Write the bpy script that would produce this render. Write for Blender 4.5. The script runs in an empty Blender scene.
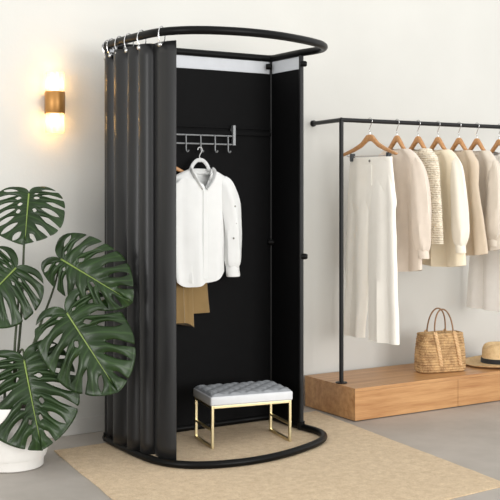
import bpy, bmesh, math, random
from mathutils import Vector, Matrix, noise as mnoise
random.seed(7)
PI = math.pi
SC = bpy.context.scene
COL = SC.collection

# ------------------------------------------------------------------ camera
YAW = math.atan2(1035, 1700)
cam_d = bpy.data.cameras.new('camera'); cam = bpy.data.objects.new('camera', cam_d); COL.objects.link(cam)
cam.location = (0, -5.063, 1.26)
cam.rotation_euler = (PI/2, 0, -YAW)
cam_d.sensor_fit = 'HORIZONTAL'; cam_d.sensor_width = 36; cam_d.lens = 1035/500*36
cam_d.shift_y = -0.116; cam_d.clip_start = .05
SC.camera = cam
# ------------------------------------------------------------------ world, lights, exposure
W = bpy.data.worlds.new('soft_daylight'); SC.world = W; W.use_nodes = True
W.node_tree.nodes['Background'].inputs[0].default_value = (1.0, 1.0, .985, 1)
# soft daylight, brightest near the horizon, added to even out the back wall's brightness
_t = W.node_tree; _g = _t.nodes.new('ShaderNodeTexCoord'); _s = _t.nodes.new('ShaderNodeSeparateXYZ'); _a = _t.nodes.new('ShaderNodeMath'); _r = _t.nodes.new('ShaderNodeMapRange')
_a.operation = 'ABSOLUTE'; _t.links.new(_g.outputs['Generated'], _s.inputs[0]); _t.links.new(_s.outputs[2], _a.inputs[0]); _t.links.new(_a.outputs[0], _r.inputs[0])
_r.inputs[1].default_value = 0; _r.inputs[2].default_value = .75; _r.inputs[3].default_value = 1.62; _r.inputs[4].default_value = .78
_t.links.new(_r.outputs[0], _t.nodes['Background'].inputs[1])

def area(name, loc, target, sx, sy, power, color):
    l = bpy.data.lights.new(name, 'AREA'); l.shape = 'RECTANGLE'; l.size = sx; l.size_y = sy
    l.energy = power; l.color = color
    o = bpy.data.objects.new(name, l); COL.objects.link(o); o.location = loc
    o.rotation_euler = (Vector(target) - Vector(loc)).to_track_quat('-Z', 'Y').to_euler()
    return o
area('window_light', (4.6, -10.5, 1.9), (2.7, -.3, .9), 5.0, 3.2, 400, (1, .99, .97))
area('side_window_light', (-4.6, -4.4, 1.6), (2.4, -.5, .9), 2.4, 2.4, 150, (1, .99, .975))
area('ceiling_light', (2.2, -2.8, 3.6), (2.4, -.6, .4), 3.0, 2.0, 10, (1, .98, .95))
SC.view_settings.view_transform = 'Standard'; SC.view_settings.look = 'None'
SC.view_settings.gamma = 1; SC.view_settings.use_curve_mapping = False
SC.view_settings.exposure = 0.15

# ------------------------------------------------------------------ materials
def lin(c):
    return tuple(((v/255)/12.92 if v/255 <= .04045 else ((v/255+.055)/1.055)**2.4) for v in c)
class NT:
    def __init__(s, name):
        s.m = bpy.data.materials.new(name); s.m.use_nodes = True
        s.t = s.m.node_tree; s.b = s.t.nodes['Principled BSDF']; s.out = s.t.nodes['Material Output']
    def n(s, typ, **kw):
        x = s.t.nodes.new(typ)
        for k, v in kw.items():
            if k in x.inputs: x.inputs[k].default_value = v
            else: setattr(x, k, v)
        return x
    def l(s, a, b): s.t.links.new(a, b)
    def coord(s, scale=(1, 1, 1), rot=(0, 0, 0), out='Object'):
        tc = s.n('ShaderNodeTexCoord'); mp = s.n('ShaderNodeMapping')
        mp.inputs['Scale'].default_value = scale; mp.inputs['Rotation'].default_value = rot
        s.l(tc.outputs[out], mp.inputs['Vector']); return mp.outputs['Vector']
    def noise(s, vec, scale, detail=4, rough=.55):
        x = s.n('ShaderNodeTexNoise', Scale=scale, Detail=detail, Roughness=rough); s.l(vec, x.inputs['Vector']); return x.outputs['Fac']
    def ramp(s, fac, stops):
        r = s.n('ShaderNodeValToRGB'); e = r.color_ramp.elements
        while len(e) < len(stops): e.new(.5)
        for q, (p, c) in zip(e, stops): q.position = p; q.color = (*c, 1)
        s.l(fac, r.inputs['Fac']); return r.outputs['Color']
    def bump(s, h, strength, dist=.01):
        b = s.n('ShaderNodeBump', Strength=strength, Distance=dist); s.l(h, b.inputs['Height']); s.l(b.outputs['Normal'], s.b.inputs['Normal'])
    def base(s, c): s.l(c, s.b.inputs['Base Color'])
    def set(s, **kw):
        for k, v in kw.items(): s.b.inputs[k.replace('_', ' ')].default_value = v

def simple(name, rgb, rough=.5, metal=0, var=.06, nscale=20, bump=0, bscale=200, **kw):
    s = NT(name); c = lin(rgb); v = s.coord()
    s.base(s.ramp(s.noise(v, nscale), [(.3, tuple(x*(1-var) for x in c)), (.7, tuple(min(1, x*(1+var)) for x in c))]))
    s.set(Roughness=rough, Metallic=metal)
    for k, q in kw.items(): s.b.inputs[k.replace('_', ' ')].default_value = q
    if bump: s.bump(s.noise(v, bscale, 3), bump, .004)
    return s.m

def fabric(name, rgb, rough=.85, weave=900, bump=.25, var=.05, sheen=.2, trans=0.0, spec=.5):
    s = NT(name); c = lin(rgb); v = s.coord()
    s.base(s.ramp(s.noise(v, 14, 5), [(.3, tuple(x*(1-var) for x in c)), (.7, tuple(min(1, x*(1+var)) for x in c))]))
    s.set(Roughness=rough, Sheen_Weight=sheen, Specular_IOR_Level=spec)
    if trans: s.set(Subsurface_Weight=trans); s.b.inputs['Subsurface Radius'].default_value = (.02, .018, .015)
    w = s.n('ShaderNodeTexWave', Scale=weave/6, Distortion=1.0, Detail=1); s.l(v, w.inputs['Vector'])
    w2 = s.n('ShaderNodeTexWave', Scale=weave/6, Distortion=1.0, Detail=1, bands_direction='Z'); s.l(v, w2.inputs['Vector'])
    a = s.n('ShaderNodeMath', operation='ADD'); s.l(w.outputs['Fac'], a.inputs[0]); s.l(w2.outputs['Fac'], a.inputs[1])
    wr = s.n('ShaderNodeMath', operation='MULTIPLY_ADD'); wr.inputs[1].default_value = 5.0
    s.l(s.noise(s.coord((1, 1, .35)), 16, 4), wr.inputs[0]); s.l(a.outputs[0], wr.inputs[2])
    s.bump(wr.outputs[0], bump, .003)
    return s.m

def wood(name, dark, light, scale=1.0, rough=.42, axis='X'):
    s = NT(name)
    sc = {'X': (.9, 13, 13), 'Z': (13, 13, .9), 'Y': (13, .9, 13)}[axis]
    v = s.coord(tuple(x*scale for x in sc))
    f = s.noise(v, 2.2, 8, .62)
    f2 = s.noise(s.coord(tuple(x*scale*(5 if x > 1 else 2) for x in sc)), 4, 4)
    mx = s.n('ShaderNodeMath', operation='MULTIPLY_ADD'); mx.inputs[1].default_value = .35
    s.l(f2, mx.inputs[0]); s.l(f, mx.inputs[2])
    s.base(s.ramp(mx.outputs[0], [(.45, lin(dark)), (.85, lin(light))]))
    s.set(Roughness=rough); s.bump(f2, .08, .002)
    return s.m

def m_wall():
    s = NT('plaster'); v = s.coord()
    s.base(s.ramp(s.noise(v, 1.4, 5), [(.3, lin((199, 198, 193))), (.7, lin((205, 204, 199)))]))
    s.set(Roughness=.9); s.bump(s.noise(v, 60, 6), .12, .004); return s.m
def m_floor():
    s = NT('polished_concrete'); v = s.coord()
    f = s.noise(v, 2.2, 8, .65)
    s.base(s.ramp(f, [(.3, lin((160, 153, 145))), (.5, lin((171, 164, 156))), (.7, lin((182, 175, 167)))]))
    s.set(Roughness=.5); s.bump(s.noise(v, 80, 5), .05, .002); return s.m
def m_rug():
    s = NT('jute'); v = s.coord()
    n1 = s.noise(v, 26, 8, .8); n2 = s.noise(v, 160, 3)
    a = s.n('ShaderNodeMath', operation='MULTIPLY_ADD'); a.inputs[1].default_value = .6; s.l(n2, a.inputs[0]); s.l(n1, a.inputs[2])
    s.base(s.ramp(a.outputs[0], [(.5, lin((182, 154, 116))), (.8, lin((210, 184, 147))), (1.05, lin((228, 205, 170)))]))
    s.set(Roughness=.95, Sheen_Weight=.2)
    w = s.n('ShaderNodeTexWave', Scale=60, Distortion=2.5, Detail=2); s.l(v, w.inputs['Vector'])
    w2 = s.n('ShaderNodeTexWave', Scale=60, Distortion=2.5, Detail=2, bands_direction='Y'); s.l(v, w2.inputs['Vector'])
    b = s.n('ShaderNodeMath', operation='ADD'); s.l(w.outputs['Fac'], b.inputs[0]); s.l(w2.outputs['Fac'], b.inputs[1])
    c = s.n('ShaderNodeMath', operation='ADD'); s.l(b.outputs[0], c.inputs[0]); s.l(n2, c.inputs[1])
    s.bump(c.outputs[0], .5, .004); return s.m
def m_leaf():
    s = NT('monstera_leaf')
    tc = s.n('ShaderNodeTexCoord'); sep = s.n('ShaderNodeSeparateXYZ'); s.l(tc.outputs['UV'], sep.inputs[0])
    # fine side veins: U counts lobes, one pale vein down the middle of each
    fr = s.n('ShaderNodeMath', operation='FRACT'); s.l(sep.outputs[0], fr.inputs[0])
    d = s.n('ShaderNodeMath', operation='SUBTRACT'); d.inputs[1].default_value = .5; s.l(fr.outputs[0], d.inputs[0])
    ab = s.n('ShaderNodeMath', operation='ABSOLUTE'); s.l(d.outputs[0], ab.inputs[0])
    vein = s.n('ShaderNodeMapRange'); s.l(ab.outputs[0], vein.inputs[0])
    vein.inputs[1].default_value = .0; vein.inputs[2].default_value = .10; vein.inputs[3].default_value = .5; vein.inputs[4].default_value = 0
    base = s.ramp(s.noise(s.coord(), 9, 4), [(.3, lin((24, 39, 17))), (.7, lin((38, 58, 27)))])
    mx = s.n('ShaderNodeMix', data_type='RGBA'); s.l(vein.outputs[0], mx.inputs[0]); s.l(base, mx.inputs[6]); mx.inputs[7].default_value = (*lin((58, 82, 42)), 1)
    s.base(mx.outputs[2]); s.set(Roughness=.30, Specular_IOR_Level=.28)
    s.bump(ab.outputs[0], .35, .01); return s.m
def m_straw(name, a, b, sc):
    s = NT(name); v = s.coord((1, 1, 1))
    n1 = s.noise(v, 25, 5, .7); n2 = s.noise(s.coord((1, 1, 2.5)), sc, 4, .7)
    q = s.n('ShaderNodeMath', operation='MULTIPLY_ADD'); q.inputs[1].default_value = .8; s.l(n2, q.inputs[0]); s.l(n1, q.inputs[2])
    s.base(s.ramp(q.outputs[0], [(.65, lin(a)), (1.1, lin(b))])); s.set(Roughness=.8)
    s.bump(n2, .6, .004); return s.m
def m_shade():
    s = NT('frosted_glass')
    t = s.n('ShaderNodeBsdfTransparent'); t.inputs[0].default_value = (1, .95, .85, 1)
    tr = s.n('ShaderNodeBsdfTranslucent'); tr.inputs[0].default_value = (1, .93, .8, 1)
    gl = s.n('ShaderNodeBsdfGlossy', Roughness=.08)
    a = s.n('ShaderNodeMixShader'); a.inputs[0].default_value = .30; s.l(t.outputs[0], a.inputs[1]); s.l(tr.outputs[0], a.inputs[2])
    b = s.n('ShaderNodeMixShader'); b.inputs[0].default_value = .06; s.l(a.outputs[0], b.inputs[1]); s.l(gl.outputs[0], b.inputs[2])
    s.l(b.outputs[0], s.out.inputs['Surface']); return s.m
def m_emit(name, rgb, st):
    s = NT(name); s.set(Emission_Strength=st); s.b.inputs['Emission Color'].default_value = (*rgb, 1); s.b.inputs['Base Color'].default_value = (*rgb, 1); return s.m
def m_knit(name, a, b):
    s = NT(name); v = s.coord()
    vo = s.n('ShaderNodeTexVoronoi', Scale=75); s.l(s.coord((1, 1, 1.6)), vo.inputs['Vector'])
    w = s.n('ShaderNodeTexWave', Scale=24, Distortion=1.6, Detail=2, bands_direction='Z'); s.l(v, w.inputs['Vector'])
    q = s.n('ShaderNodeMath', operation='ADD'); s.l(vo.outputs['Distance'], q.inputs[0]); s.l(w.outputs['Fac'], q.inputs[1])
    s.base(s.ramp(q.outputs[0], [(.2, lin(a)), (1.0, lin(b))])); s.set(Roughness=.95, Sheen_Weight=.3)
    s.bump(q.outputs[0], .9, .006); return s.m

M = dict(
    wall=m_wall(), floor=m_floor(), rug=m_rug(), leaf=m_leaf(),
    trim=simple('painted_trim', (201, 199, 194), .7, var=.02),
    black=simple('black_powder_coat', (12, 12, 12), .36, var=.1, Specular_IOR_Level=.12),
    blackpost=simple('satin_black_steel', (21, 21, 22), .42, var=.08, Specular_IOR_Level=.3),
    panel=simple('black_panel_cloth', (7, 7, 8), .7, var=.15, bump=.1, Specular_IOR_Level=.12),
    header=simple('white_header_cloth', (202, 205, 210), .8, var=.03),
    curtain=fabric('charcoal_curtain_cloth', (23, 23, 24), .36, 500, .03, .05, .03, spec=.36),
    silver=simple('brushed_steel', (200, 200, 200), .25, 1),
    greymetal=simple('pale_grey_metal', (138, 140, 142), .45, .3),
    gold=simple('brass', (220, 206, 166), .34, 1, .04),
    bronze=simple('aged_bronze', (172, 124, 66), .4, .55, .06),
    seat=simple('pale_grey_leather', (206, 208, 211), .5, var=.03, bump=.08, bscale=300),
    seat_top_shaded=simple('shaded_grey_leather', (142, 145, 149), .5, var=.05, bump=.08, bscale=300),  # same seat leather, darker: shade on the top put into the colour
    oak=wood('oak_veneer', (158, 108, 64), (200, 154, 104), 1.0, .36),
    hanger=wood('beech', (168, 118, 72), (198, 148, 98), 3.0, .4, 'Y'),
    pot=simple('white_ceramic', (220, 217, 212), .55, var=.03, bump=.05),
    soil=simple('soil', (50, 38, 28), .95, var=.3, nscale=60, bump=.6, bscale=90),
    stem=simple('petiole_green', (52, 62, 34), .5, var=.12),
    rib=simple('midrib_green', (116, 136, 66), .45, var=.08),
    shade=m_shade(), bulb=m_emit('lit_bulb', (1, .80, .46), 3),
    bag=m_straw('woven_seagrass', (124, 86, 50), (204, 168, 120), 120),
    strap=m_straw('plaited_cord', (184, 140, 94), (226, 190, 144), 160),
    handle=simple('leather_cord', (136, 102, 70), .6, var=.15, bump=.2),
    hat=m_straw('pale_straw', (192, 156, 108), (220, 190, 144), 220),
    ribbon=fabric('black_ribbon', (18, 18, 19), .8),
    whitehanger=simple('white_plastic', (205, 206, 206), .4, var=.02),
    shirt=fabric('white_cotton', (228, 229, 228), .85, 900, .22, .02),
    tan=fabric('tan_twill', (140, 114, 72), .9, 700, .2, .06),
    trouser=fabric('ivory_linen', (247, 242, 232), .9, 800, .2, .02),
    blouse=fabric('oatmeal_linen', (221, 207, 192), .9, 800, .22, .04),
    crochet=m_knit('cream_crochet', (222, 204, 174), (242, 230, 208)),
    cream=fabric('cream_cotton', (236, 223, 197), .9, 900, .2, .03),
    creamsleeve=fabric('ivory_cotton', (240, 233, 218), .9, 900, .2, .02),
    beige=fabric('sand_linen', (205, 188, 166), .9, 800, .22, .04),
    greige=fabric('greige_linen', (214, 203, 188), .9, 800, .22, .04),
    pale=fabric('pale_stone_linen', (248, 245, 240), .9, 800, .2, .03),
    button=simple('horn_button', (120, 116, 108), .4, var=.1),
    clip=simple('dark_grey_clip', (70, 74, 76), .4, .5),
)

# ------------------------------------------------------------------ mesh helpers
class MB:
    def __init__(s): s.v = []; s.f = []; s.uv = {}
    def add(s, vs, fs):
        b = len(s.v); s.v += [Vector(p) for p in vs]; s.f += [tuple(i+b for i in f) for f in fs]; return b
    def loft(s, rings, closed=True, cap0=True, cap1=True):
        n = len(rings[0]); vs = [p for r in rings for p in r]; fs = []
        for i in range(len(rings)-1):
            for j in range(n if closed else n-1):
                k = (j+1) % n
                fs.append((i*n+j, i*n+k, (i+1)*n+k, (i+1)*n+j))
        if closed and cap0: fs.append(tuple(range(n))[::-1])
        if closed and cap1: fs.append(tuple((len(rings)-1)*n+j for j in range(n)))
        s.add(vs, fs); return s
    def tube(s, pts, r, n=12, closed=False, flat=None, up=None):
        pts = [Vector(p) for p in pts]; N = len(pts)
        rs = r if isinstance(r, (list, tuple)) else [r]*N
        tan = []
        for i in range(N):
            a = pts[(i-1) % N] if closed or i > 0 else pts[i]
            b = pts[(i+1) % N] if closed or i < N-1 else pts[i]
            tan.append((b-a).normalized())
        u = Vector(up) if up else (Vector((0, 0, 1)) if abs(tan[0].z) < .9 else Vector((1, 0, 0)))
        rings = []
        for i in range(N):
            t = tan[i]; u = (u - t*u.dot(t))
            if u.length < 1e-6: u = t.orthogonal()
            u.normalize(); w = t.cross(u)
            fx = flat or (1, 1)
            rings.append([pts[i] + rs[i]*(fx[0]*math.cos(2*PI*j/n)*u + fx[1]*math.sin(2*PI*j/n)*w) for j in range(n)])
        if closed: rings.append(rings[0]); s.loft(rings, True, False, False)
        else: s.loft(rings)
        return s
    def box(s, c, d, bev=0.0, rz=0.0, seg=2):
        bm = bmesh.new(); bmesh.ops.create_cube(bm, size=1)
        bmesh.ops.scale(bm, vec=d, verts=bm.verts)
        if bev: bmesh.ops.bevel(bm, geom=bm.edges[:], offset=bev, segments=seg, profile=.6, affect='EDGES')
        R = Matrix.Rotation(rz, 3, 'Z'); bm.verts.index_update()
        s.add([R @ v.co + Vector(c) for v in bm.verts], [tuple(v.index for v in f.verts) for f in bm.faces]); bm.free(); return s
    def lathe(s, prof, c=(0, 0, 0), n=40, mod=None):
        rings = []
        for (r, z) in prof:
            rings.append([Vector((c[0]+r*math.cos(2*PI*j/n), c[1]+r*math.sin(2*PI*j/n), c[2]+z)) for j in range(n)])
        if mod: rings = [[mod(p) for p in r] for r in rings]
        s.loft(rings); return s
    def sphere(s, c, r, n=14, sq=(1, 1, 1)):
        rings = []
        for i in range(n//2+1):
            ph = PI*i/(n//2); rr = max(math.sin(ph), 1e-3)
            rings.append([Vector((c[0]+r*sq[0]*rr*math.cos(2*PI*j/n), c[1]+r*sq[1]*rr*math.sin(2*PI*j/n), c[2]-r*sq[2]*math.cos(ph))) for j in range(n)])
        s.loft(rings); return s
    def build(s, name, mat, parent=None, smooth=True, weld=False, sol=0, sub=0, offset=0, label=None, angle=40):
        me = bpy.data.meshes.new(name); me.from_pydata(s.v, [], s.f)
        bm = bmesh.new(); bm.from_mesh(me)
        if weld: bmesh.ops.remove_doubles(bm, verts=bm.verts, dist=1e-5)
        bmesh.ops.recalc_face_normals(bm, faces=bm.faces)
        if smooth:
            for f in bm.faces: f.smooth = True
            for e in bm.edges:
                if len(e.link_faces) == 2 and e.calc_face_angle(0) > math.radians(angle): e.smooth = False
        bm.to_mesh(me); bm.free(); me.materials.append(M[mat] if isinstance(mat, str) else mat)
        o = bpy.data.objects.new(name, me); COL.objects.link(o)
        if parent: o.parent = parent
        if sol:
            md = o.modifiers.new('thickness', 'SOLIDIFY'); md.thickness = sol; md.offset = offset
        if sub:
            md = o.modifiers.new('smooth', 'SUBSURF'); md.levels = sub; md.render_levels = sub
        if label: o['label'] = label
        return o

def thing(name, label, cat, loc=(0, 0, 0), rz=0, group=None):
    o = bpy.data.objects.new(name, None); COL.objects.link(o); o.empty_display_size = .1
    o.location = loc; o.rotation_euler = (0, 0, rz); o['label'] = label; o['category'] = cat
    if group: o['group'] = group
    return o
def tag(o, label, cat, group=None):
    o['label'] = label; o['category'] = cat
    if group: o['group'] = group
    return o
def struct(o): o['kind'] = 'structure'; return o
def catmull(P, per=10, closed=False):
    P = [Vector(p) for p in P]; n = len(P); out = []
    rng = range(n) if closed else range(n-1)
    for i in rng:
        g = (lambda k: P[k % n]) if closed else (lambda k: P[min(max(k, 0), n-1)])
        p0, p1, p2, p3 = g(i-1), g(i), g(i+1), g(i+2)
        for k in range(per):
            t = k/per
            out.append(.5*((2*p1)+(-p0+p2)*t+(2*p0-5*p1+4*p2-p3)*t*t+(-p0+3*p1-3*p2+p3)*t**3))
    if not closed: out.append(P[-1].copy())
    return out
def interp(tab, z):
    """piecewise smooth lookup in rows sorted by falling z"""
    if z >= tab[0][0]: return tab[0][1:]
    for a, b in zip(tab, tab[1:]):
        if z >= b[0]:
            t = (a[0]-z)/(a[0]-b[0]); t = t*t*(3-2*t)*.35+t*.65
            return tuple(x+(y-x)*t for x, y in zip(a[1:], b[1:]))
    return tab[-1][1:]

# ------------------------------------------------------------------ setting
b = MB(); b.box((2.5, -6.0, -.05), (13, 14.0, .1)); struct(b.build('floor', 'floor', smooth=False))
b = MB(); b.box((2.5, .06, 1.6), (13, .12, 3.4)); struct(b.build('wall_back', 'wall', smooth=False))
b = MB(); b.box((2.5, -.003, .042), (13, .006, .084), .003); struct(b.build('baseboard_back', 'trim', smooth=False))

# ------------------------------------------------------------------ rug
RZ = .008
def rug():
    c = [Vector((1.80, -.275, 0)), Vector((3.41, -.19, 0)), Vector((3.262, -1.845, 0)), Vector((1.655, -1.95, 0))]
    N = 60; rings_t = []
    b = MB(); vs = []; fs = []
    for i in range(N+1):
        for j in range(N+1):
            u, v = i/N, j/N
            p = (c[0]*(1-u)+c[1]*u)*(1-v)+(c[3]*(1-u)+c[2]*u)*v
            w = .004*mnoise.noise(p*9)
            if i in (0, N): p.x += w
            if j in (0, N): p.y += w
            p.z = RZ + .0012*mnoise.noise(p*14) - (.003 if i in (0, N) or j in (0, N) else 0)
            vs.append(p)
    q = N+1
    for i in range(N):
        for j in range(N): fs.append((i*q+j, (i+1)*q+j, (i+1)*q+j+1, i*q+j+1))
    edge = [i*q for i in range(N+1)]+[N*q+j for j in range(1, N+1)]+[i*q+N for i in range(N-1, -1, -1)]+[j for j in range(N-1, 0, -1)]
    k = len(vs); vs += [Vector((vs[e].x, vs[e].y, .0005)) for e in edge]
    for a in range(len(edge)):
        n2 = (a+1) % len(edge); fs.append((edge[a], k+a, k+n2, edge[n2]))
    b.add(vs, fs)
    tag(b.build('jute_rug', 'rug', smooth=True), 'flat beige jute rug on the grey concrete under the black changing booth', 'rug')
rug()

# ------------------------------------------------------------------ changing booth
FRONT = [(2.090, -.228), (2.079, -.305), (2.078, -.45), (2.083, -.62), (2.105, -.78), (2.165, -.89), (2.27, -.965), (2.43, -1.005), (2.60, -1.0),
         (2.77, -.955), (2.93, -.885), (3.02, -.815), (3.066, -.735), (3.074, -.66), (3.067, -.595), (3.061, -.545)]
def ring_path(z, front=FRONT):
    pts = [(p.x, p.y) for p in catmull([(x, y, 0) for x, y in front], 8)]
    xr, yr = 3.06, -.26
    line = [(xr, -.50), (xr, -.42), (xr, -.34), (xr, -.285), (xr-.007, -.267), (xr-.025, yr), (2.8, yr), (2.5, yr), (2.3, yr), (2.22, yr+.002), (2.165, yr+.008), (2.135, yr+.022), (2.108, yr+.026)]
    return [Vector((x, y, z)) for x, y in pts+line]
BZ = RZ+.018
booth = thing('changing_booth', 'black free-standing changing booth with curved rails and dark panels standing on the rug', 'changing booth', (2.6, -.6, 0))
off = Vector((-2.6, .6, 0))
MB().tube([p+off for p in ring_path(BZ)], .0175, 14, True).build('base_ring', 'black', booth)
MB().tube([p+off for p in ring_path(1.992)], .0195, 14, True).build('top_ring', 'black', booth)
posts = [(3.06, -.262), (3.06, -.555), (2.085, -.262), (2.16, -.862)]
for x, y in posts[:3]:
    MB().tube([Vector((x, y, BZ))+off, Vector((x, y, 2.0))+off], .0125, 14).build('post', 'blackpost', booth)
def slab(x0, y0, x1, y1, z0, z1, t, name, mat, **k):
    d = Vector((x1-x0, y1-y0, 0)); L = d.length
    return MB().box(Vector(((x0+x1)/2, (y0+y1)/2, (z0+z1)/2))+off, (L, t, z1-z0), .002, math.atan2(d.y, d.x)).build(name, mat, booth, smooth=False, **k)
slab(2.097, -.262, 3.048, -.262, BZ+.01, 1.907, .012, 'back_panel', 'panel')
slab(3.06, -.275, 3.06, -.543, BZ+.01, 1.907, .012, 'side_panel', 'panel')
slab(2.097, -.262, 3.048, -.262, 1.908, 1.976, .006, 'back_header_strip', 'header', label='white header strip above the back panel')
slab(3.06, -.275, 3.06, -.543, 1.908, 1.976, .006, 'side_header_strip', 'header', label='white header strip above the side panel')
MB().box(Vector((2.57, -.275, 1.575))+off, (.95, .014, .022), .003).box(Vector((2.57, -.275, 1.604))+off, (.95, .010, .010), .002).build('cross_bar', 'panel', booth, smooth=False)
for x, y, z in [(3.028, -.285, 1.945), (3.06, -.574, 1.932), (3.045, -.285, .985), (3.064, -.574, .922)]:
    MB().tube([Vector((x-.012, y+.008, z))+off, Vector((x, y, z))+off, Vector((x+.010, y-.007, z))+off, Vector((x+.016, y-.011, z))+off], [.014, .016, .015, .010], 14).build('clamp_knob', 'black', booth)
for x, y in posts[:3]:
    MB().tube([Vector((x, y, BZ-.012))+off, Vector((x, y, BZ+.03))+off], .019, 14).build('post_collar', 'black', booth)

# ------------------------------------------------------------------ curtain with rings
def curtain():
    root = thing('booth_curtain', 'charcoal pleated curtain hanging from the left half of the booth rail', 'curtain', (2.1, -.55, 0))
    o2 = Vector((-2.1, .55, 0))
    base = catmull([(2.150, -.212, 0), (2.116, -.230, 0), (2.100, -.305, 0), (2.088, -.45, 0), (2.094, -.61, 0), (2.115, -.745, 0), (2.140, -.812, 0), (2.166, -.866, 0)], 40)
    L = [0]
    for a, c in zip(base, base[1:]): L.append(L[-1]+(c-a).length)
    tot = L[-1]; n = len(base)
    rows = []; NZ = 36
    fold_s = .575*tot/.7
    for k in range(NZ+1):
        f = k/NZ; z = 1.950 - f*(1.950-.040); row = []
        for i, p in enumerate(base):
            s = L[i]; t = (base[min(i+1, n-1)]-base[max(i-1, 0)]).normalized(); nr = Vector((-t.y, t.x, 0))
            cuts = [0, max(.03, tot-.64), tot-.525, tot-.365, tot-.255, tot-.155, tot]      # pleats, then the flat end pane
            k2 = max(q for q in range(6) if s >= cuts[q]-1e-9)
            a0, a1 = cuts[k2], cuts[k2+1]; q = (s-a0)/(a1-a0)
            if k2 < 5:
                dsp = .016 - (.054+.008*math.sin(k2*2+2*f))*(.5, .8, 1, .72, .72)[k2]*abs(math.sin(PI*q))**.62 + .004*math.sin(PI*2*q+1.2*f+k2)*math.sin(PI*q)
            else:
                dsp = .016 - .026*abs(math.sin(PI*min(1, q*1.0)*.75))**.9 + .003*math.sin(2*f+q*4)
            droop = 0
            row.append(p + nr*(dsp) + Vector((0, 0, z-droop)) + o2)
        rows.append(row)
    b = MB(); b.loft(rows, closed=False)
    b.build('curtain_cloth', 'curtain', root, sol=.004, angle=80)
    # rings
    rp = ring_path(2.0)
    for s in (tot-.66, tot-.60, tot-.535, tot-.44, tot-.335, tot-.22, tot-.075):
        i = min(range(n), key=lambda j: abs(L[j]-s)); p = base[i]
        # nearest rail point
        q = min(rp, key=lambda r: (r.xy-p.xy).length); c = Vector((q.x, q.y, 1.992))+o2
        t = (base[min(i+1, n-1)]-base[max(i-1, 0)]).normalized(); nr = Vector((-t.y, t.x, 0))
        pts = []
        for k in range(26):
            a = 2*PI*k/26
            pts.append(c + nr*(.0245*math.cos(a)) + Vector((0, 0,   .040*math.sin(a)-.014)))
        r = MB().tube(pts, .0027, 8, True).build('curtain_ring', 'silver', root, label='silver curtain ring')
        q2 = Vector((p.x, p.y, 1.934))+o2
        MB().sphere(q2 - nr*.020 - nr*.006, .012, 14).build('ring_bead', 'silver', r)
curtain()

# ------------------------------------------------------------------ hook rail in the booth
def hook_rail():
    root = thing('hook_rail', 'pale grey wire hook rail mounted on the black back panel of the booth', 'hook rail', (2.60, -.295, 1.50))
    o2 = -Vector(root.location)
    x0, x1, y = 2.30, 2.801, -.295
    for z in (1.558, 1.513):
        MB().tube([Vector((x0, y, z))+o2, Vector((x1, y, z))+o2], .0042, 8).build('rail_bar', 'greymetal', root)
    for x in (x0, x1):
        MB().box(Vector((x, y, 1.562))+o2, (.016, .02, .108), .003).box(Vector((x, y+.014, 1.595))+o2, (.016, .02, .03), .003).build('end_bracket', 'greymetal', root, smooth=False)
    for x in (2.33, 2.42, 2.51, 2.597, 2.683, 2.762):
        pts = [(x, y-.006, 1.56), (x, y-.008, 1.52), (x, y-.008, 1.488), (x, y-.010, 1.478), (x+.002, y-.014, 1.471), (x+.005, y-.018, 1.470), (x+.008, y-.020, 1.475)]
        MB().tube([p+o2 for p in catmull(pts, 5)], .0038, 8).sphere(Vector(pts[-1])+o2, .0046, 8).build('hook', 'greymetal', root)
hook_rail()

# ------------------------------------------------------------------ hangers
def hanger_mesh(half, prof, thick):
    """shouldered hanger body lying in local XZ, z=0 is the top of the wood; prof: (a, top z, height)"""
    b = MB(); rings = []
    for i in range(49):
        x = -half+2*half*i/48; a = abs(x)/half
        k = max(q for q in range(len(prof)-1) if a >= prof[q][0]-1e-9); p0, p1 = prof[k], prof[k+1]
        t = (a-p0[0])/(p1[0]-p0[0]); ts = t if k else t*t*(3-2*t)
        zt, hh = p0[1]+(p1[1]-p0[1])*ts, p0[2]+(p1[2]-p0[2])*t
        if a > .93: hh *= max(.35, math.sqrt(max(0, 1-((a-.93)/.07)**2)))
        zc = zt-hh/2; dy = -.018*a*a; th = thick*(1-.25*a)
        rings.append([Vector((x, dy+th*.5*math.copysign(abs(math.cos(t2))**.6, math.cos(t2)), zc+hh*.5*math.copysign(abs(math.sin(t2))**.6, math.sin(t2)))) for t2 in [2*PI*j/12+.1 for j in range(12)]])
    b.loft(rings); return b
WIDE = [(0, 0, .040), (.09, -.003, .040), (.30, -.048, .028), (.55, -.076, .023), (1, -.114, .016)]
STEEP = [(0, 0, .040), (.10, -.003, .040), (.46, -.062, .030), (.70, -.092, .022), (1, -.142, .015)]
def hook_mesh(rise, r=.019, wire=.0022, twist=0.0):
    pts = [Vector((0, 0, -.01)), Vector((0, 0, .012)), Vector((-.004, 0, rise*.35)), Vector((.004, 0, rise-r*1.15))]
    c = Vector((.0, 0, rise)); arc = []
    for k in range(15):
        a = -PI*.25 + k*(PI*1.30)/14
        arc.append(c+Vector((r*math.cos(a), 0, r*math.sin(a))))
    pts = catmull(pts[:3]+[arc[0]], 6)[:-1]+arc
    return MB().tube(pts, wire, 8)

RAILZ = 1.667; RY = -.343
HX = [3.68, 3.88, 4.04, 4.195, 4.363, 4.511, 4.70]
HNAMES = ['wooden hanger with steel clip bar, holding the ivory trousers nearest the rack post',
          'wooden hanger carrying the oatmeal blouse, second from the rack post',
          'wooden hanger carrying the crochet top, between oatmeal and cream blouses',
          'wooden hanger carrying the cream blouse, just right of the crochet top',
          'wooden hanger carrying the sand coloured shirt, just right of the cream blouse',
          'wooden hanger carrying the greige blouse with gathered cuff',
          'wooden hanger carrying the long pale dress, farthest right on the rail']
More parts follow.
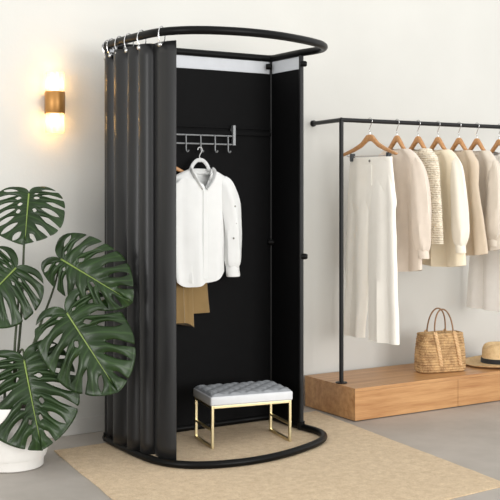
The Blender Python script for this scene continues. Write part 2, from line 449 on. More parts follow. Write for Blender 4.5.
# the hook is turned so it wraps over the rail; the body lies across it
for i, x in enumerate(HX):
    r = thing('clothes_hanger', HNAMES[i], 'hanger', (x, RY, 1.592), -PI/2, 'wooden hangers on the black rail')
    if i == 0:
        hanger_mesh(.233, WIDE, .026).build('hanger_body', 'hanger', r); r.rotation_euler.z += math.radians(6); hk = hook_mesh(RAILZ-1.592+.0, .0185).build('hanger_hook', 'silver', r)
        bar = MB().tube([(-.19, -.012, -.100), (-.185, -.005, -.122), (-.17, 0, -.126), (.17, 0, -.126), (.185, -.005, -.122), (.19, -.012, -.100)], .0028, 8).build('clip_bar', 'silver', r)
        for cx in (-.146, .152):
            MB().box((cx, 0, -.131), (.018, .03, .046), .004).build('clip', 'clip', r, smooth=False)
    elif i == 1:
        ob = hanger_mesh(.134, STEEP, .026).build('hanger_body', 'hanger', r); hk = hk.copy(); COL.objects.link(hk); hk.parent = r
    else:
        for s in (ob, hk):
            c = s.copy(); COL.objects.link(c); c.parent = r

# ------------------------------------------------------------------ garments
def cloth_loft(b, rows, z_hi, z_lo, nz=40, n=44, folds=5, amp0=.0, amp1=.012, seed=0, hem=0.0, pw=.75, yoff=0.0, cap=True, notch=None):
    """rows: (z, xl, xr, half_depth)"""
    rings = []
    for k in range(nz+1):
        f = k/nz; z = z_hi+(z_lo-z_hi)*f
        xl, xr, d = interp(rows, z); cx = (xl+xr)/2; w = (xr-xl)/2; ring = []
        for j in range(n):
            t = 2*PI*j/n; ct, st = math.cos(t), math.sin(t)
            x = cx+w*math.copysign(abs(ct)**pw, ct); y = yoff+d*math.copysign(abs(st)**pw, st)
            a = amp0+(amp1-amp0)*f
            xn = (x-cx)/max(w, 1e-3)
            y += a*(math.sin(folds*PI*xn*.5+seed*1.7+.5*math.sin(2.2*f+seed)) + .45*math.sin(folds*1.9*xn*PI*.5+seed*2.9+f*1.2))*(.35+.65*(1-abs(xn)**3))
            y += .004*mnoise.noise(Vector((x*9+seed*3, z*5, seed)))
            x += .004*mnoise.noise(Vector((z*8, seed*5.1, 0 if ct > 0 else 3)))*min(1, f*3)
            zz = z + (hem*abs(xn)**3*f**6 if hem else 0)
            ring.append(Vector((x, y, zz)))
        rings.append(ring)
    b.loft(rings, True, cap, True)
    return b
def sleeve_mesh(path, seed=0, n=20, fl=(1, .62)):
    """path: (x, y, z, r)"""
    P = catmull([p[:3] for p in path], 8); Rr = [q.x for q in catmull([(p[3], 0, 0) for p in path], 8)]
    b = MB(); rings = []
    for i, p in enumerate(P):
        t = (P[min(i+1, len(P)-1)]-P[max(i-1, 0)]).normalized()
        u = Vector((0, 1, 0)); u = (u-t*u.dot(t)).normalized(); w = t.cross(u)
        ring = []
        for j in range(n):
            a = 2*PI*j/n
            rr = Rr[i]*(1+.10*math.sin(5*a+seed+i*.10)*min(1, i/8)+.06*mnoise.noise(Vector((math.cos(a)*2, math.sin(a)*2+seed, p.z*9))))
            ring.append(p+rr*(fl[1]*math.cos(a)*u+fl[0]*math.sin(a)*w))
        rings.append(ring)
    b.loft(rings); return b
def band(cx, cy, z, w, d, h, tilt=0.0, n=28, gap=0.0, flare=0.0):
    """a stand of cloth round the neck (or a cuff)"""
    b = MB(); rings = []
    for q in (0, .35, .7, 1):
        rings.append([Vector((cx+(w*(1+flare*q))*math.cos(a), cy+(d*(1+flare*q))*math.sin(a), z+h*q+tilt*math.sin(a))) for a in [2*PI*j/n for j in range(n)]])
    b.loft(rings, True, False, False); return b

def neckline(b, zs, w=.066, dip=.035, cx=0):
    for v in b.v:
        if v.z > zs-.12:
            v.z -= max(0, 1-(abs(v.x-cx)/w)**2)*(dip if v.y < .008 else .02)*max(0, 1-(zs-v.z)/.12)

def blouse(name, label, cat, hx, mat, hem_z, wh, wsh, sleeve_r, seed, collar=True, sleeve_l=None, folds=5, hemcurve=.02, depth=.03, buttons=0, zs=1.520, smat=None, group='garments on the rack'):
    r = thing(name, label, cat, (hx, RY, 0), -PI/2)
    rows = [(zs, -.060, .060, .032), (zs-.010, -.104, .104, .036), (zs-.043, -wsh*.78, wsh*.78, .036), (zs-.080, -wsh*.96, wsh*.96, .036), (zs-.11, -wsh, wsh, .035), (zs-.22, -wsh*.98, wsh*.98, depth),
            (zs-.42, -(wsh+wh)/2, (wsh+wh)/2, depth), (hem_z, -wh, wh, depth)]
    b = MB(); cloth_loft(b, rows, zs, hem_z, nz=56, folds=folds, amp0=.004, amp1=.021, seed=seed, hem=hemcurve, cap=False)
    neckline(b, zs)
    body = b.build('body', mat, r)
    if collar:
        band(0, -.002, zs-.034, .064, .037, .020, .007, flare=.05).build('collar', mat, r, sol=.005)
    for s, sl in ((1, sleeve_r), (-1, sleeve_l)):
        if not sl: continue
        p = [(s*q[0], q[1], q[2], q[3]) for q in sl]
        so = sleeve_mesh(p, seed+s).build('sleeve', smat or mat, r)
        e = p[-1]
        cb = MB(); rings = [[Vector((e[0]+s*.006*q+e[3]*k*math.cos(a), e[1]+e[3]*k*.75*math.sin(a), e[2]+.012-.052*q)) for a in [2*PI*j/18 for j in range(18)]] for q, k in ((0, .95), (.1, 1.0), (.9, 1.02), (1, .95))]
        cb.loft(rings); cb.build('cuff', smat or mat, so)
    if buttons:
        for k in range(buttons):
            MB().sphere((.0, -depth-.012, zs-.06-k*.085), .006, 10, (1, .5, 1)).build('button', 'button', r)
    return r

def trousers(name, label, hx_or_loc, rz, mat, zt, zc, zh, waist, hip, hem_l, hem_r, seed=0, depth=.022, extras=True):
    r = thing(name, label, 'trousers', hx_or_loc, rz)
    cxs = 0.01
    b = MB()
    cloth_loft(b, [(zt, waist[0], waist[1], depth*.8), (zt-.05, waist[0]-.008, waist[1]+.008, depth), (zc, hip[0], hip[1], depth+.001), (zc-.12, hip[0]+.03, hip[1]-.03, depth*.3)], zt, zc-.12, nz=20, folds=4, amp0=.001, amp1=.006, seed=seed)
    m0 = (hip[0]+hip[1])/2
    for (h0, h1, i0, i1, k, yo) in ((hem_l[0], hem_l[1], hip[0], m0+.012, 0, .004), (hem_r[0], hem_r[1], m0-.012, hip[1], 1, -.006)):
        mid0, mid1 = (i0*.5+h0*.5), (i1*.55+h1*.45)
        cloth_loft(b, [(zt-.06, i0*.8+.01*0 if k == 0 else i0, i1 if k == 0 else i1*.8, depth*.4), (zc, i0, i1, depth+.002), ((zc+zh)/2, mid0, mid1, depth+.006), (zh, h0, h1, depth+.008)], zt-.06, zh, nz=44, n=36, folds=3, amp0=.004, amp1=.012, seed=seed+k*2.3, yoff=yo)
    b.build('trouser_legs', mat, r)
    if extras:
        wb = MB(); rings = []
        for z, e in ((zt+.004, 0), (zt+.002, .002), (zt-.034, .002), (zt-.036, .000)):
            rings.append([Vector(((waist[0]+waist[1])/2+((waist[1]-waist[0])/2+e)*math.copysign(abs(math.cos(a))**.7, math.cos(a)), (depth*.85+e)*math.copysign(abs(math.sin(a))**.7, math.sin(a)), z)) for a in [2*PI*j/36 for j in range(36)]])
        wb.loft(rings); wb.build('waistband', mat, r)
        MB().sphere((m0+.02, -depth-.006, zt-.018), .008, 12, (1, .5, 1)).build('button', 'button', r)
        fl = MB().box((m0+.026, -depth-.0025, zt-.10), (.022, .004, .12), .0018); fl.build('fly_placket', mat, r, smooth=False)
    return r

trousers('ivory_trousers', 'long ivory wide-leg trousers clipped by the waist beside the black rack post', (3.68, RY, 0), -PI/2, 'trouser', 1.455, 1.20, .415,
         (-.178, .196), (-.209, .232), (-.240, -.06), (-.005, .262), seed=1.0)
blouse('oatmeal_blouse', 'oatmeal long-sleeved blouse hanging directly behind the ivory trousers', 'blouse', 3.88, 'blouse', .80, .222, .212,
       [(.120, -.002, 1.455, .018), (.175, -.006, 1.42, .040), (.216, -.014, 1.32, .060), (.238, -.02, 1.16, .068), (.247, -.022, 1.04, .064), (.252, -.02, .955, .052), (.253, -.02, .925, .036)], 2.0,
       sleeve_l=[(.185, 0, 1.43, .045), (.218, .005, 1.32, .056), (.232, .01, 1.12, .060), (.236, .01, .99, .055), (.236, .01, .95, .036)])
def crochet():
    r = thing('crochet_top', 'cream openwork crochet top between the oatmeal and cream blouses', 'knit top', (4.04, RY, 0), -PI/2)
    zs = 1.522
    rows = [(zs, -.060, .060, .032), (zs-.01, -.104, .104, .036), (zs-.063, -.158, .158, .036), (zs-.15, -.180, .178, .036), (zs-.38, -.198, .198, .036), (.96, -.205, .205, .036)]
    b = MB(); cloth_loft(b, rows, zs, .96, nz=90, folds=4, amp0=.002, amp1=.010, seed=4.2, cap=False); neckline(b, zs)
    for v in b.v:                                   # scalloped rows of the crochet
        k = .004*math.sin(v.z*2*PI/.022)
        v.x += math.copysign(k, v.x); v.y += math.copysign(k*.6, v.y)
    b.build('body', 'crochet', r)
    band(0, -.002, zs-.034, .062, .036, .020, .007).build('collar', 'crochet', r, sol=.007)
crochet()
blouse('cream_blouse', 'cream long-sleeved blouse with paler sleeves, right of the crochet top', 'blouse', 4.195, 'cream', .815, .238, .192,
       [(.110, -.002, 1.46, .018), (.160, -.006, 1.425, .038), (.188, -.014, 1.34, .050), (.212, -.02, 1.17, .060), (.220, -.024, 1.04, .060), (.216, -.022, .975, .048), (.215, -.02, .945, .034)], 3.1, zs=1.522, smat='creamsleeve',
       sleeve_l=[(.170, 0, 1.44, .042), (.190, .005, 1.34, .050), (.212, .01, 1.17, .056), (.216, .01, 1.0, .05), (.214, .01, .95, .034)])
blouse('sand_shirt', 'sand coloured linen shirt between the cream and greige blouses', 'shirt', 4.363, 'beige', .878, .245, .168, None, 5.3, zs=1.522, folds=6, buttons=3)
blouse('greige_blouse', 'greige long-sleeved blouse with a gathered cuff, near the right edge', 'blouse', 4.511, 'greige', .90, .215, .180,
       [(.100, -.002, 1.46, .018), (.150, -.006, 1.42, .038), (.168, -.014, 1.33, .052), (.168, -.022, 1.17, .062), (.160, -.026, 1.05, .064), (.150, -.024, .995, .050), (.148, -.022, .972, .036)], 6.4, zs=1.522,
       sleeve_l=[(.158, 0, 1.43, .042), (.175, .005, 1.33, .050), (.19, .01, 1.16, .056), (.19, .01, 1.02, .05), (.188, .01, .97, .036)])
blouse('long_pale_dress', 'long pale stone dress hanging lowest at the right edge', 'dress', 4.70, 'pale', .515, .285, .175, None, 7.7, zs=1.522, folds=6, collar=False, hemcurve=.0)

# ------------------------------------------------------------------ clothes in the booth
def booth_clothes():
    SX, SY = 2.566, -.338
    h = thing('clothes_hanger', 'white plastic hanger on the hook rail inside the booth', 'hanger', (SX+.012, SY+.010, 1.425))
    hm = MB()
    pts = [(-.15, 0, -.105), (-.09, 0, -.072), (-.056, 0, -.050), (-.042, 0, -.024), (-.022, 0, -.004), (0, 0, .002), (.022, 0, -.004), (.042, 0, -.024), (.056, 0, -.050), (.09, 0, -.072), (.15, 0, -.105)]
    hm.tube(catmull(pts, 6), .0105, 10, flat=(.6, 1), up=(0, 1, 0)); hm.build('hanger_body', 'whitehanger', h)
    hook_mesh(.055, .013, .0026).build('hanger_hook', 'whitehanger', h)
    r = thing('white_shirt', 'white long-sleeved shirt on the white hanger inside the dark booth', 'shirt', (SX, SY, 0))
    zt = 1.378
    rows_b = [(zt, -.055, .075, .024), (zt-.018, -.105, .122, .030), (zt-.045, -.160, .172, .034), (zt-.075, -.178, .186, .034), (1.22, -.165, .172, .036), (1.15, -.16, .160, .036), (.95, -.16, .152, .038), (.785, -.158, .150, .04)]
    b = MB(); cloth_loft(b, rows_b, zt, .79, folds=4, amp0=.003, amp1=.010, seed=.6, hem=.06, cap=False)
    for v in b.v:
        if v.y < .01 and v.z > zt-.12:
            v.z -= max(0, 1-(abs(v.x-.01)/.056)**1.3)*.115*max(0, 1-(zt-v.z)/.12)
    b.build('body', 'shirt', r)
    # overlapping left front, a little longer, with the button placket along its edge
    b = MB(); cloth_loft(b, [(zt-.05, -.13, -.045, .006), (zt-.085, -.165, .012, .006), (1.20, -.172, .016, .006), (.95, -.165, .022, .006), (.77, -.15, .030, .006)], zt-.05, .772, folds=3, amp0=.002, amp1=.007, seed=1.9, hem=.03, yoff=-.042)
    b.build('front_panel', 'shirt', r)
    MB().box((.012, -.0465, 1.04), (.026, .006, .46), .002).build('button_placket', 'shirt', r, smooth=False)
    cb = MB(); rings = []
    for q in (0, .4, .8, 1):
        ring = []
        for k in range(31):
            a = math.radians(-52+284*k/30); fr = max(0, -math.sin(a))
            ring.append(Vector((.01+(.058+.008*q)*math.cos(a), -.004+(.036+.005*q)*math.sin(a), zt-.030+.030*q-.030*fr+.004*math.sin(a))))
        rings.append(ring)
    cb.loft(rings, closed=False); cb.build('collar', 'shirt', r, sol=.005)
    for s in (1, -1):
        fl = MB(); c0 = Vector((.01+s*.058, -.022, zt+.012))
        P = [(.01+s*.064, -.010, zt+.004), (.01+s*.066, -.030, zt-.020), (.01+s*.046, -.043, zt-.062), (.01+s*.014, -.047, zt-.105)]
        fl.tube(catmull(P, 6), [.008+.012*math.sin(PI*k/18*.9+.2) for k in range(19)], 10, flat=(1, .35)); fl.build('collar_leaf', 'shirt', r)
    for s, path in ((1, [(.130, -.004, 1.325, .036), (.152, -.010, 1.285, .050), (.174, -.018, 1.20, .054), (.186, -.022, 1.10, .051), (.191, -.024, 1.0, .049), (.190, -.026, .90, .046), (.187, -.024, .865, .036)]),
                    (-1, [(-.165, -.01, 1.315, .042), (-.185, -.014, 1.25, .046), (-.195, -.02, 1.12, .046), (-.198, -.02, 1.0, .046), (-.195, -.02, .90, .043), (-.192, -.02, .865, .034)])):
        so = sleeve_mesh(path, 2+s, fl=(1, .7)).build('sleeve', 'shirt', r); e = path[-1]
        cb = MB(); rings = [[Vector((e[0]+s*.006*q+.038*k*math.cos(a), e[1]+.026*k*math.sin(a), e[2]+.012-.062*q)) for a in [2*PI*j/18 for j in range(18)]] for q, k in ((0, .92), (.1, 1.0), (.9, 1.04), (1, .98))]
        cb.loft(rings); cb.build('cuff', 'shirt', so)
        if s == 1:
            for bx, bz in ((.184, 1.185), (.190, 1.095), (.176, 1.018)):
                MB().sphere((bx, -.0575, bz), .0055, 10, (1, .6, 1)).build('snap_button', 'button', r, label='dark snap button on the sleeve')
    # tan trousers behind, on a wooden hanger of their own
    hk = thing('clothes_hanger', 'wooden hanger behind the white shirt, mostly hidden by the curtain', 'hanger', (2.40, -.303, 1.425))
    hanger_mesh(.15, [(0, 0, .03), (.3, -.03, .022), (1, -.085, .014)], .018).build('hanger_body', 'hanger', hk); hook_mesh(.055, .013, .0022).build('hanger_hook', 'silver', hk)
    t = thing('tan_trousers', 'tan folded trousers hanging below the hem of the white shirt', 'trousers', (2.515, -.290, 0))
    b = MB()
    cloth_loft(b, [(1.30, -.13, .09, .010), (.9, -.125, .115, .012), (.625, -.13, .145, .013)], 1.30, .625, folds=3, amp0=.001, amp1=.004, seed=.4, yoff=.006)
    b.build('back_leg', 'tan', t)
    b = MB()
    cloth_loft(b, [(1.30, -.15, .01, .008), (.9, -.14, .02, .010), (.575, -.14, .034, .012)], 1.30, .585, folds=5, amp0=.001, amp1=.010, seed=2.4, hem=-.03, yoff=-.024)
    b.build('front_leg', 'tan', t)
booth_clothes()

# ------------------------------------------------------------------ tufted bench
def bench():
    rz = math.atan2(-.072, .42); Lx, Ly = .425, .262
    r = thing('tufted_bench', 'small grey tufted bench with square brass legs inside the booth', 'bench', (2.691, -.571, RZ), rz)
    zt, zb = .262, .208
    # cushion sides (rounded box shell)
    MB().box((0, 0, (zt+zb)/2-.004), (Lx+.012, Ly+.012, zt-zb-.008), .010, 0, 3).build('seat', 'seat', r)
    b = MB(); N, K = 64, 40; vs = []; fs = []
    for i in range(N+1):
        for j in range(K+1):
            x = (i/N-.5)*(Lx+.004); y = (j/K-.5)*(Ly+.004)
            u = x/.0885; v = y/.0885
            h = abs(math.sin(PI*(u+v)))*abs(math.sin(PI*(u-v)))
            e = min(1, min(Lx/2+.002-abs(x), Ly/2+.002-abs(y))/.022); e = math.sqrt(max(0, 1-(1-e)**2))
            vs.append(Vector((x, y, zt-.010+e*(.006+.0135*h**.45))))
    q = K+1
    for i in range(N):
        for j in range(K): fs.append((i*q+j, (i+1)*q+j, (i+1)*q+j+1, i*q+j+1))
    b.add(vs, fs); b.build('tufted_top', 'seat_top_shaded', r, label='diamond-tufted seat top, shade put into its darker grey', angle=85)
    s = .013; hx, hy = Lx/2, Ly/2
    for sx in (-1, 1):
        for sy in (-1, 1):
            MB().box((sx*(hx-s/2), sy*(hy-s/2), zb/2), (s, s, zb), .0015).build('leg', 'gold', r, smooth=False)
        MB().box((sx*(hx-s/2), 0, s/2), (s, Ly-2*s, s), .0015).build('floor_bar', 'gold', r, smooth=False)
        MB().box((sx*(hx-s/2), 0, .088), (s*.9, Ly-2*s, s*.9), .0015).build('side_stretcher', 'gold', r, smooth=False)
        MB().box((sx*(hx-s/2), 0, zb-s/2), (s, Ly-2*s, s), .0015).build('side_rail', 'gold', r, smooth=False)
    for sy in (-1, 1):
        MB().box((0, sy*(hy-s/2), zb-s/2), (Lx-2*s, s, s), .0015).build('long_rail', 'gold', r, smooth=False)
bench()

# ------------------------------------------------------------------ wood platform
PZ = .182
def platform():
    r = thing('oak_platform', 'long low oak plinth with drawer fronts along the wall', 'platform', (3.44, -.27, 0))
    x0, x1, y0, y1 = 0, 2.4, -.25, .236
    MB().box(((x0+x1)/2+.001, (y0+y1)/2+.004, (PZ-.02)/2+.002), (x1-x0-.002, y1-y0-.022, PZ-.026), .001).build('carcass', 'oak', r, smooth=False)
    MB().box(((x0+x1)/2, (y0+y1)/2, PZ-.0095), (x1-x0, y1-y0, .019), .0018).build('top_board', 'oak', r, smooth=False)
    MB().box((.0095, (y0+y1)/2+.007, (PZ-.02)/2+.003), (.019, y1-y0-.0145, PZ-.0225), .0015).build('end_board', 'oak', r, smooth=False)
    xs = [-.0015, .752, 1.56, 2.39]
    for a, c in zip(xs, xs[1:]):
        MB().box(((a+c)/2, y0+.006, (PZ-.02)/2+.003), (c-a-.003, .013, PZ-.025), .0012).build('drawer_front', 'oak', r, smooth=False)
platform()

# ------------------------------------------------------------------ garment rack
def rack():
    r = thing('garment_rack', 'black steel garment rail on a post standing on the oak plinth', 'clothes rack', (3.477, RY, PZ))
    o2 = -Vector(r.location); R_ = .0125
    X0, X1 = 3.477, 5.7
    MB().tube([Vector((X0, RY, PZ+.003))+o2, Vector((X0, RY, RAILZ))+o2], R_, 16).build('post', 'blackpost', r)
    MB().tube([Vector((X1, RY, PZ+.003))+o2, Vector((X1, RY, RAILZ))+o2], R_, 16).build('post', 'blackpost', r)
    MB().tube([Vector((X0-.002, RY, RAILZ))+o2, Vector((X1, RY, RAILZ))+o2], R_, 16).sphere(Vector((X0, RY, RAILZ))+o2, .0145, 14).build('rail', 'blackpost', r)
    for X in (X0, X1):
        MB().tube([Vector((X, RY, RAILZ))+o2, Vector((X+.042, -.004, RAILZ))+o2], R_, 16).build('wall_arm', 'blackpost', r)
        MB().tube([Vector((X+.042, -.012, RAILZ))+o2, Vector((X+.042, -.002, RAILZ))+o2], .019, 18).build('wall_flange', 'blackpost', r)
        MB().tube([Vector((X, RY, PZ+.0005))+o2, Vector((X, RY, PZ+.006))+o2, Vector((X, RY, PZ+.007))+o2], [.033, .033, .029], 24).build('foot_plate', 'blackpost', r)
rack()

# ------------------------------------------------------------------ bag and hat
def bag():
    r = thing('woven_basket_bag', 'woven seagrass tote bag with two thin handles on the oak plinth', 'bag', (4.218, -.335, PZ), math.radians(-13))
    H = .235; rings = []; n = 88; NZ = 150
    def prof(f):
        w = .150+.004*math.sin(f*PI)-.016*f; d = .064+.010*math.sin(f*PI)-.014*f
        k = min(1, f/.07); k = math.sqrt(1-(1-k)**2)
        return w*(.86+.14*k), d*(.78+.22*k)
    for i in range(NZ+1):
        f = i/NZ; w, d = prof(f); ring = []
        for j in range(n):
            t = 2*PI*j/n; ct, st = math.cos(t), math.sin(t)
            rope = abs(math.sin(f*PI*15))**.6*.0056
            stitch =   .0022*math.sin(j*2*PI/n*30+(PI if int(f*15) % 2 else 0))
            g = rope+stitch
            x = (w+g)*math.copysign(abs(ct)**.5, ct); y = (d+g)*math.copysign(abs(st)**.5, st)
            z = f*H + .004*mnoise.noise(Vector((x*12, y*12, f*3)))*f
            ring.append(Vector((x, y, max(z, 0.0004))))
        rings.append(ring)
    inner = [[Vector((p.x*.93, p.y*.88, p.z)) for p in rings[-1]], [Vector((p.x*.9, p.y*.85, .03)) for p in rings[-1]]]
    b = MB(); b.loft(rings+inner); b.build('basket_body', 'bag', r, angle=80)
    for s in (-1, 1):
        pts = []
        for k in range(31):
            a = PI*k/30
            pts.append((.062*math.cos(a), s*(.050-.022*math.sin(a)), H-.012+.152*math.sin(a)**.85))
        MB().tube(pts, .0046, 10).build('handle', 'handle', r, label='slim brown cord handle')
        for sx in (-1, 1):
            P = []
            for k in range(40):
                f = 1-.84*k/39; w, d = prof(f)
                P.append(Vector((sx*.064 + .040*(1-f), s*(d+.0085)*.985, f*H+.006)))
            bb = MB()
            for w0 in (0, PI):
                bb.tube([p+Vector((.007*math.sin(k*.9+w0), s*.003*math.cos(k*.9+w0), 0)) for k, p in enumerate(P)], .0070, 8)
            bb.build('strap', 'strap', r, label='plaited strap down the side of the basket')
bag()
def hat():
    r = thing('straw_hat', 'wide-brimmed straw hat with black band lying on the oak plinth', 'hat', (4.685, -.355, PZ), math.radians(-20))
    def md(p):
        q = p.copy()
        if q.z > .1: q.z -= .022*math.exp(-(q.y/.03)**2)*min(1, (q.z-.1)/.01)
        rr = math.hypot(q.x, q.y)
        if rr > .11: q.z += .012*((rr-.11)/.09)**2*abs(q.y/rr)**2*1.2
        q.x *= 1.06; q.y *= .98; return q
    prof = [(.203, .006), (.206, .010), (.203, .013), (.16, .010), (.125, .010), (.107, .014), (.103, .03), (.100, .06), (.097, .100), (.089, .124), (.070, .136), (.045, .134), (.02, .130), (.001, .129)]
    pr = [Vector((a, 0, z)) for a, z in prof]; pr = catmull(pr, 5)
    full = [(max(p.x, .001), p.z) for p in pr]
    under = [(.104, .006), (.13, .004), (.17, .003), (.198, .004)]
    b = MB(); b.lathe([(.099, .05), (.102, .015)]+under+full, n=64, mod=md); b.build('hat_straw', 'hat', r)
    b = MB(); b.lathe([(.1065, .017), (.1085, .019), (.1060, .042), (.1045, .046), (.1030, .046)], n=64, mod=md); b.build('hat_band', 'ribbon', r, label='black ribbon hat band')
hat()

# ------------------------------------------------------------------ wall sconce
def sconce():
    r = thing('wall_sconce', 'lit bronze wall sconce with a glass cylinder glowing up and down', 'wall lamp', (1.886, -.062, 1.714))
    MB().box((-.002, .052, 0), (.064, .018, .108), .003).box((0, .04, 0), (.03, .03, .05), .003).build('wall_plate', 'bronze', r, smooth=False)
    R1 = .0495
    MB().lathe([(R1, -.055), (R1+.0015, -.053), (R1+.0015, .053), (R1, .055), (R1-.004, .055), (R1-.004, -.055), (R1, -.055)], n=40).build('bronze_band', 'bronze', r)
    R2 = .0470
    MB().lathe([(R2, -.152), (R2, .152), (R2-.003, .152), (R2-.003, -.152), (R2, -.152)], n=40).build('glass_shade', 'shade', r, label='clear glass cylinder around the bulbs')
    MB().lathe([(.02, -.03), (.044, -.028), (.044, .028), (.02, .03)], n=24).build('lamp_holder', 'bronze', r)
    for s in (-1, 1):
        MB().sphere((0, 0, s*.062), .022, 14, (1, 1, 1.2)).build('bulb', 'bulb', r, label='glowing warm bulb')
        l = bpy.data.lights.new('sconce_glow', 'POINT'); l.energy = 1.5; l.color = (1, .62, .24); l.shadow_soft_size = .02
        o = bpy.data.objects.new('sconce_glow', l); COL.objects.link(o); o.parent = r; o.location = (0, 0, s*.092)
sconce()

# ------------------------------------------------------------------ potted monstera
def outline(a, tabl=[(0.02, 0.0), (-.06, .05), (-.15, .22), (-.18, .45), (-.12, .70), (.03, .90), (.20, .99), (.38, 1.0), (.56, .955), (.72, .81), (.86, .55), (.955, .26), (1.0, 0.0)]):
    P = catmull([(u, v, 0) for u, v in tabl], 24); i = a*(len(P)-1); k = min(int(i), len(P)-2); return P[k].lerp(P[k+1], i-k)
def leaf_shape(wl, wr, L, slits, droop, cup, seed):
    """leaf blade in local coords: x side, y along, z normal; a fan of lobes between midrib and margin"""
    b = MB(); uvs = []; vs = []; fs = []
    for side, w in ((-1, wl), (1, wr)):
        ks = slits[0] if side < 0 else slits[1]
        edges = [(0.0, 2, 2, 0)]+ks+[(1.0, 2, 2, 0)]
        for li in range(len(edges)-1):
            a0, in0, out0, w0 = edges[li]; a1, in1, out1, w1 = edges[li+1]
            NC, NS = 10, 22; grid = []
            for si in range(NS+1):
                s = si/NS; row = []
                def half(wm, si_, so_):
                    if s <= si_ or s >= so_: return 0
                    t = (s-si_)/(so_-si_) if so_ <= 1 else (s-si_)/(1-si_)
                    return wm*(math.sin(PI*t)**.6 if so_ <= 1 else min(1, (t*2.6))**.7*(1-.9*max(0, t-.35)))
                b0 = a0+half(w0, in0, out0); b1 = a1-half(w1, in1, out1)
                for c in range(NC+1):
                    q = c/NC; a = b0+(b1-b0)*q
                    o = outline(a)
                    m = Vector((.97*max(0, (a-.30)/.70)**1.9, 0, 0))
                    edge = abs(2*q-1)**4
                    openl = (in0 < 1 and out0 > 1 and q < .5) or (in1 < 1 and out1 > 1 and q > .5)
                    so = s*(1-(.022*edge if openl else .0))
                    p = m.lerp(o, so)
                    # side veins sweep forward
                    p.x += .05*math.sin(PI*s)*(-.6)
                    u, v = p.x, p.y
                    wave = .012*math.sin(PI*q)*math.sin(PI*min(1, s*1.1)) + .010*s*s*math.sin(seed*3+a*14+side)
                    z = -droop*max(0, u)**2*L - cup*w*v*v + wave*L/.35 + .03*L*v*(1 if True else 0)*math.exp(-u*3)*0
                    row.append(len(vs)); vs.append(Vector((side*w*v, L*u, z))); uvs.append((li+q, s))
                grid.append(row)
            for si in range(NS):
                for c in range(NC):
                    f = (grid[si][c], grid[si][c+1], grid[si+1][c+1], grid[si+1][c])
                    fs.append(f if side > 0 else f[::-1])
    return vs, fs, uvs
def slit_set(seed, n=6, ws=1.0):
    rnd = random.Random(seed); out = []
    for side in (0, 1):
        ks = []
        for k in range(n):
            a = .355+.545*k/(n-1)+rnd.uniform(-.012, .012)
            w = ws*rnd.uniform(.020, .026)*(1.0 if a < .75 else .8)
            if rnd.random() < .35: ks.append((a, rnd.uniform(.30, .42), rnd.uniform(.86, .95), w))
            else: ks.append((a, rnd.uniform(.34, .50), 2, w*1.0))
            if k < n-1 and rnd.random() < .6:
                s0 = rnd.uniform(.14, .20); ks.append((a+.545*.5/(n-1), s0, s0+rnd.uniform(.10, .17), w*1.1))
        out.append(ks)
    return out
CR = Vector((math.cos(YAW), -math.sin(YAW), 0)); CF = Vector((math.sin(YAW), math.cos(YAW), 0)); UP = Vector((0, 0, 1))
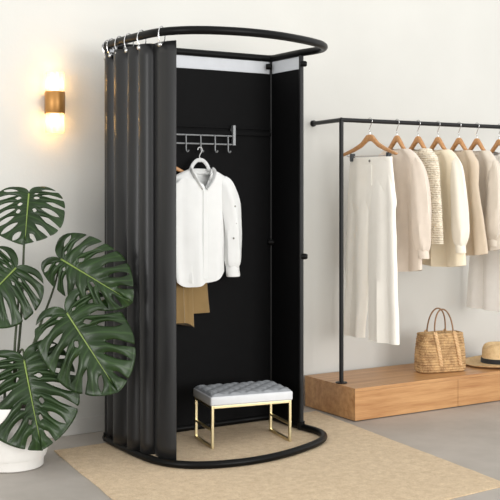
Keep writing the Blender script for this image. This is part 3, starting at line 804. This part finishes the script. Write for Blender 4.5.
def plant():
    PC = Vector((1.546, -.42, 0))
    r = thing('potted_monstera', 'large green monstera in a white pot at the left against the wall', 'plant', PC)
    prof = [(.02, .0), (.132, 0), (.140, .006), (.142, .03), (.146, .048), (.152, .05), (.158, .07), (.168, .20), (.172, .285), (.171, .292), (.163, .292), (.160, .25), (.02, .245)]
    MB().lathe(prof, n=56).build('pot', 'pot', r)
    MB().lathe([(.159, .245), (.158, .262), (.08, .268), (.001, .27)], n=40, mod=lambda p: p+Vector((0, 0, .006*mnoise.noise(p*40)))).build('soil', 'soil', r)
    # leaf blades: base and tip in metres from the foot of the pot, left and right half width, side tilt, droop, cup, seed, slit width
    specs = [
        ((0.073, -0.014, 1.251), (0.004, -0.147, 1.036), .168, .178, .05, .10, .16, 11, 1.15),
        ((0.193, -0.110, 0.950), (0.412, -0.388, 0.772), .168, .135, -.05, .10, .20, 22, 0.85),
        ((0.009, -0.021, 0.911), (-0.222, -0.022, 0.696), .195, .19, .0, .12, .2, 33, 0.6),
        ((0.179, -0.219, 0.713), (0.315, -0.465, 0.388), .205, .20, .05, .10, .18, 44, 0.9),
        ((0.007, -0.137, 0.504), (0.030, -0.292, 0.129), .21, .245, .0, .08, .20, 55, 0.8),
    ]
    for (bp, tp, wl, wr, tilt, droop, cup, seed, ws) in specs:
        B = Vector(bp); T = Vector(tp)
        f = T-B; L = f.length; f.normalize()
        # seen from the room the blade's upper face looks out: side = f x towards-camera
        n0 = (-CF+UP*.25).normalized(); side = f.cross(n0).normalized()      # +x side
        nn = side.cross(f).normalized()
        side = (side*math.cos(tilt)+nn*math.sin(tilt)).normalized(); nn = side.cross(f).normalized()
        vs, fs, uvs = leaf_shape(wl, wr, L, slit_set(seed, 7, ws), droop, cup, seed)
        b = MB(); b.add([B+side*v.x+f*v.y+nn*v.z for v in vs], fs)
        me = bpy.data.meshes.new('leaf'); me.from_pydata(b.v, [], b.f)
        uvl = me.uv_layers.new(name='lobes')
        for poly in me.polygons:
            poly.use_smooth = True
            for li in poly.loop_indices: uvl.data[li].uv = uvs[me.loops[li].vertex_index]
        bm = bmesh.new(); bm.from_mesh(me); bmesh.ops.remove_doubles(bm, verts=bm.verts, dist=2e-5); bm.to_mesh(me); bm.free()
        me.materials.append(M['leaf'])
        o = bpy.data.objects.new('leaf', me); COL.objects.link(o); o.parent = r
        md = o.modifiers.new('thickness', 'SOLIDIFY'); md.thickness = .0016; md.offset = 0
        rp = []
        for k in range(15):
            u = k/14*.96; rp.append(B+f*(L*u)+nn*(-droop*u*u*L+.0015))
        MB().tube(rp, [.0042*(1-.8*k/14) for k in range(15)], 8).build('midrib', 'rib', o, label='pale green midrib')
        # petiole from the crown of the plant to the back of the blade base
        root = Vector((random.uniform(-.04, .04), random.uniform(-.03, .03), .25))
        top = B - nn*.001
        mid1 = root.lerp(top, .35)+Vector((0, 0, .05))-CF*0.0; mid2 = root.lerp(top, .75)+CF*.06+UP*.02
        if seed == 55:
            mid1 = root + UP*.13+CF*.02; mid2 = top+UP*.04+CF*.03-CR*.02
        if seed == 11:
            mid1 = root.lerp(top, .4)+CF*.05; mid2 = root.lerp(top, .85)+CF*.06+CR*-.02
        pp = catmull([root, mid1, mid2, top], 10)
        MB().tube(pp, [.0075-.0035*k/(len(pp)-1) for k in range(len(pp))], 10).build('petiole', 'stem', r)
plant()
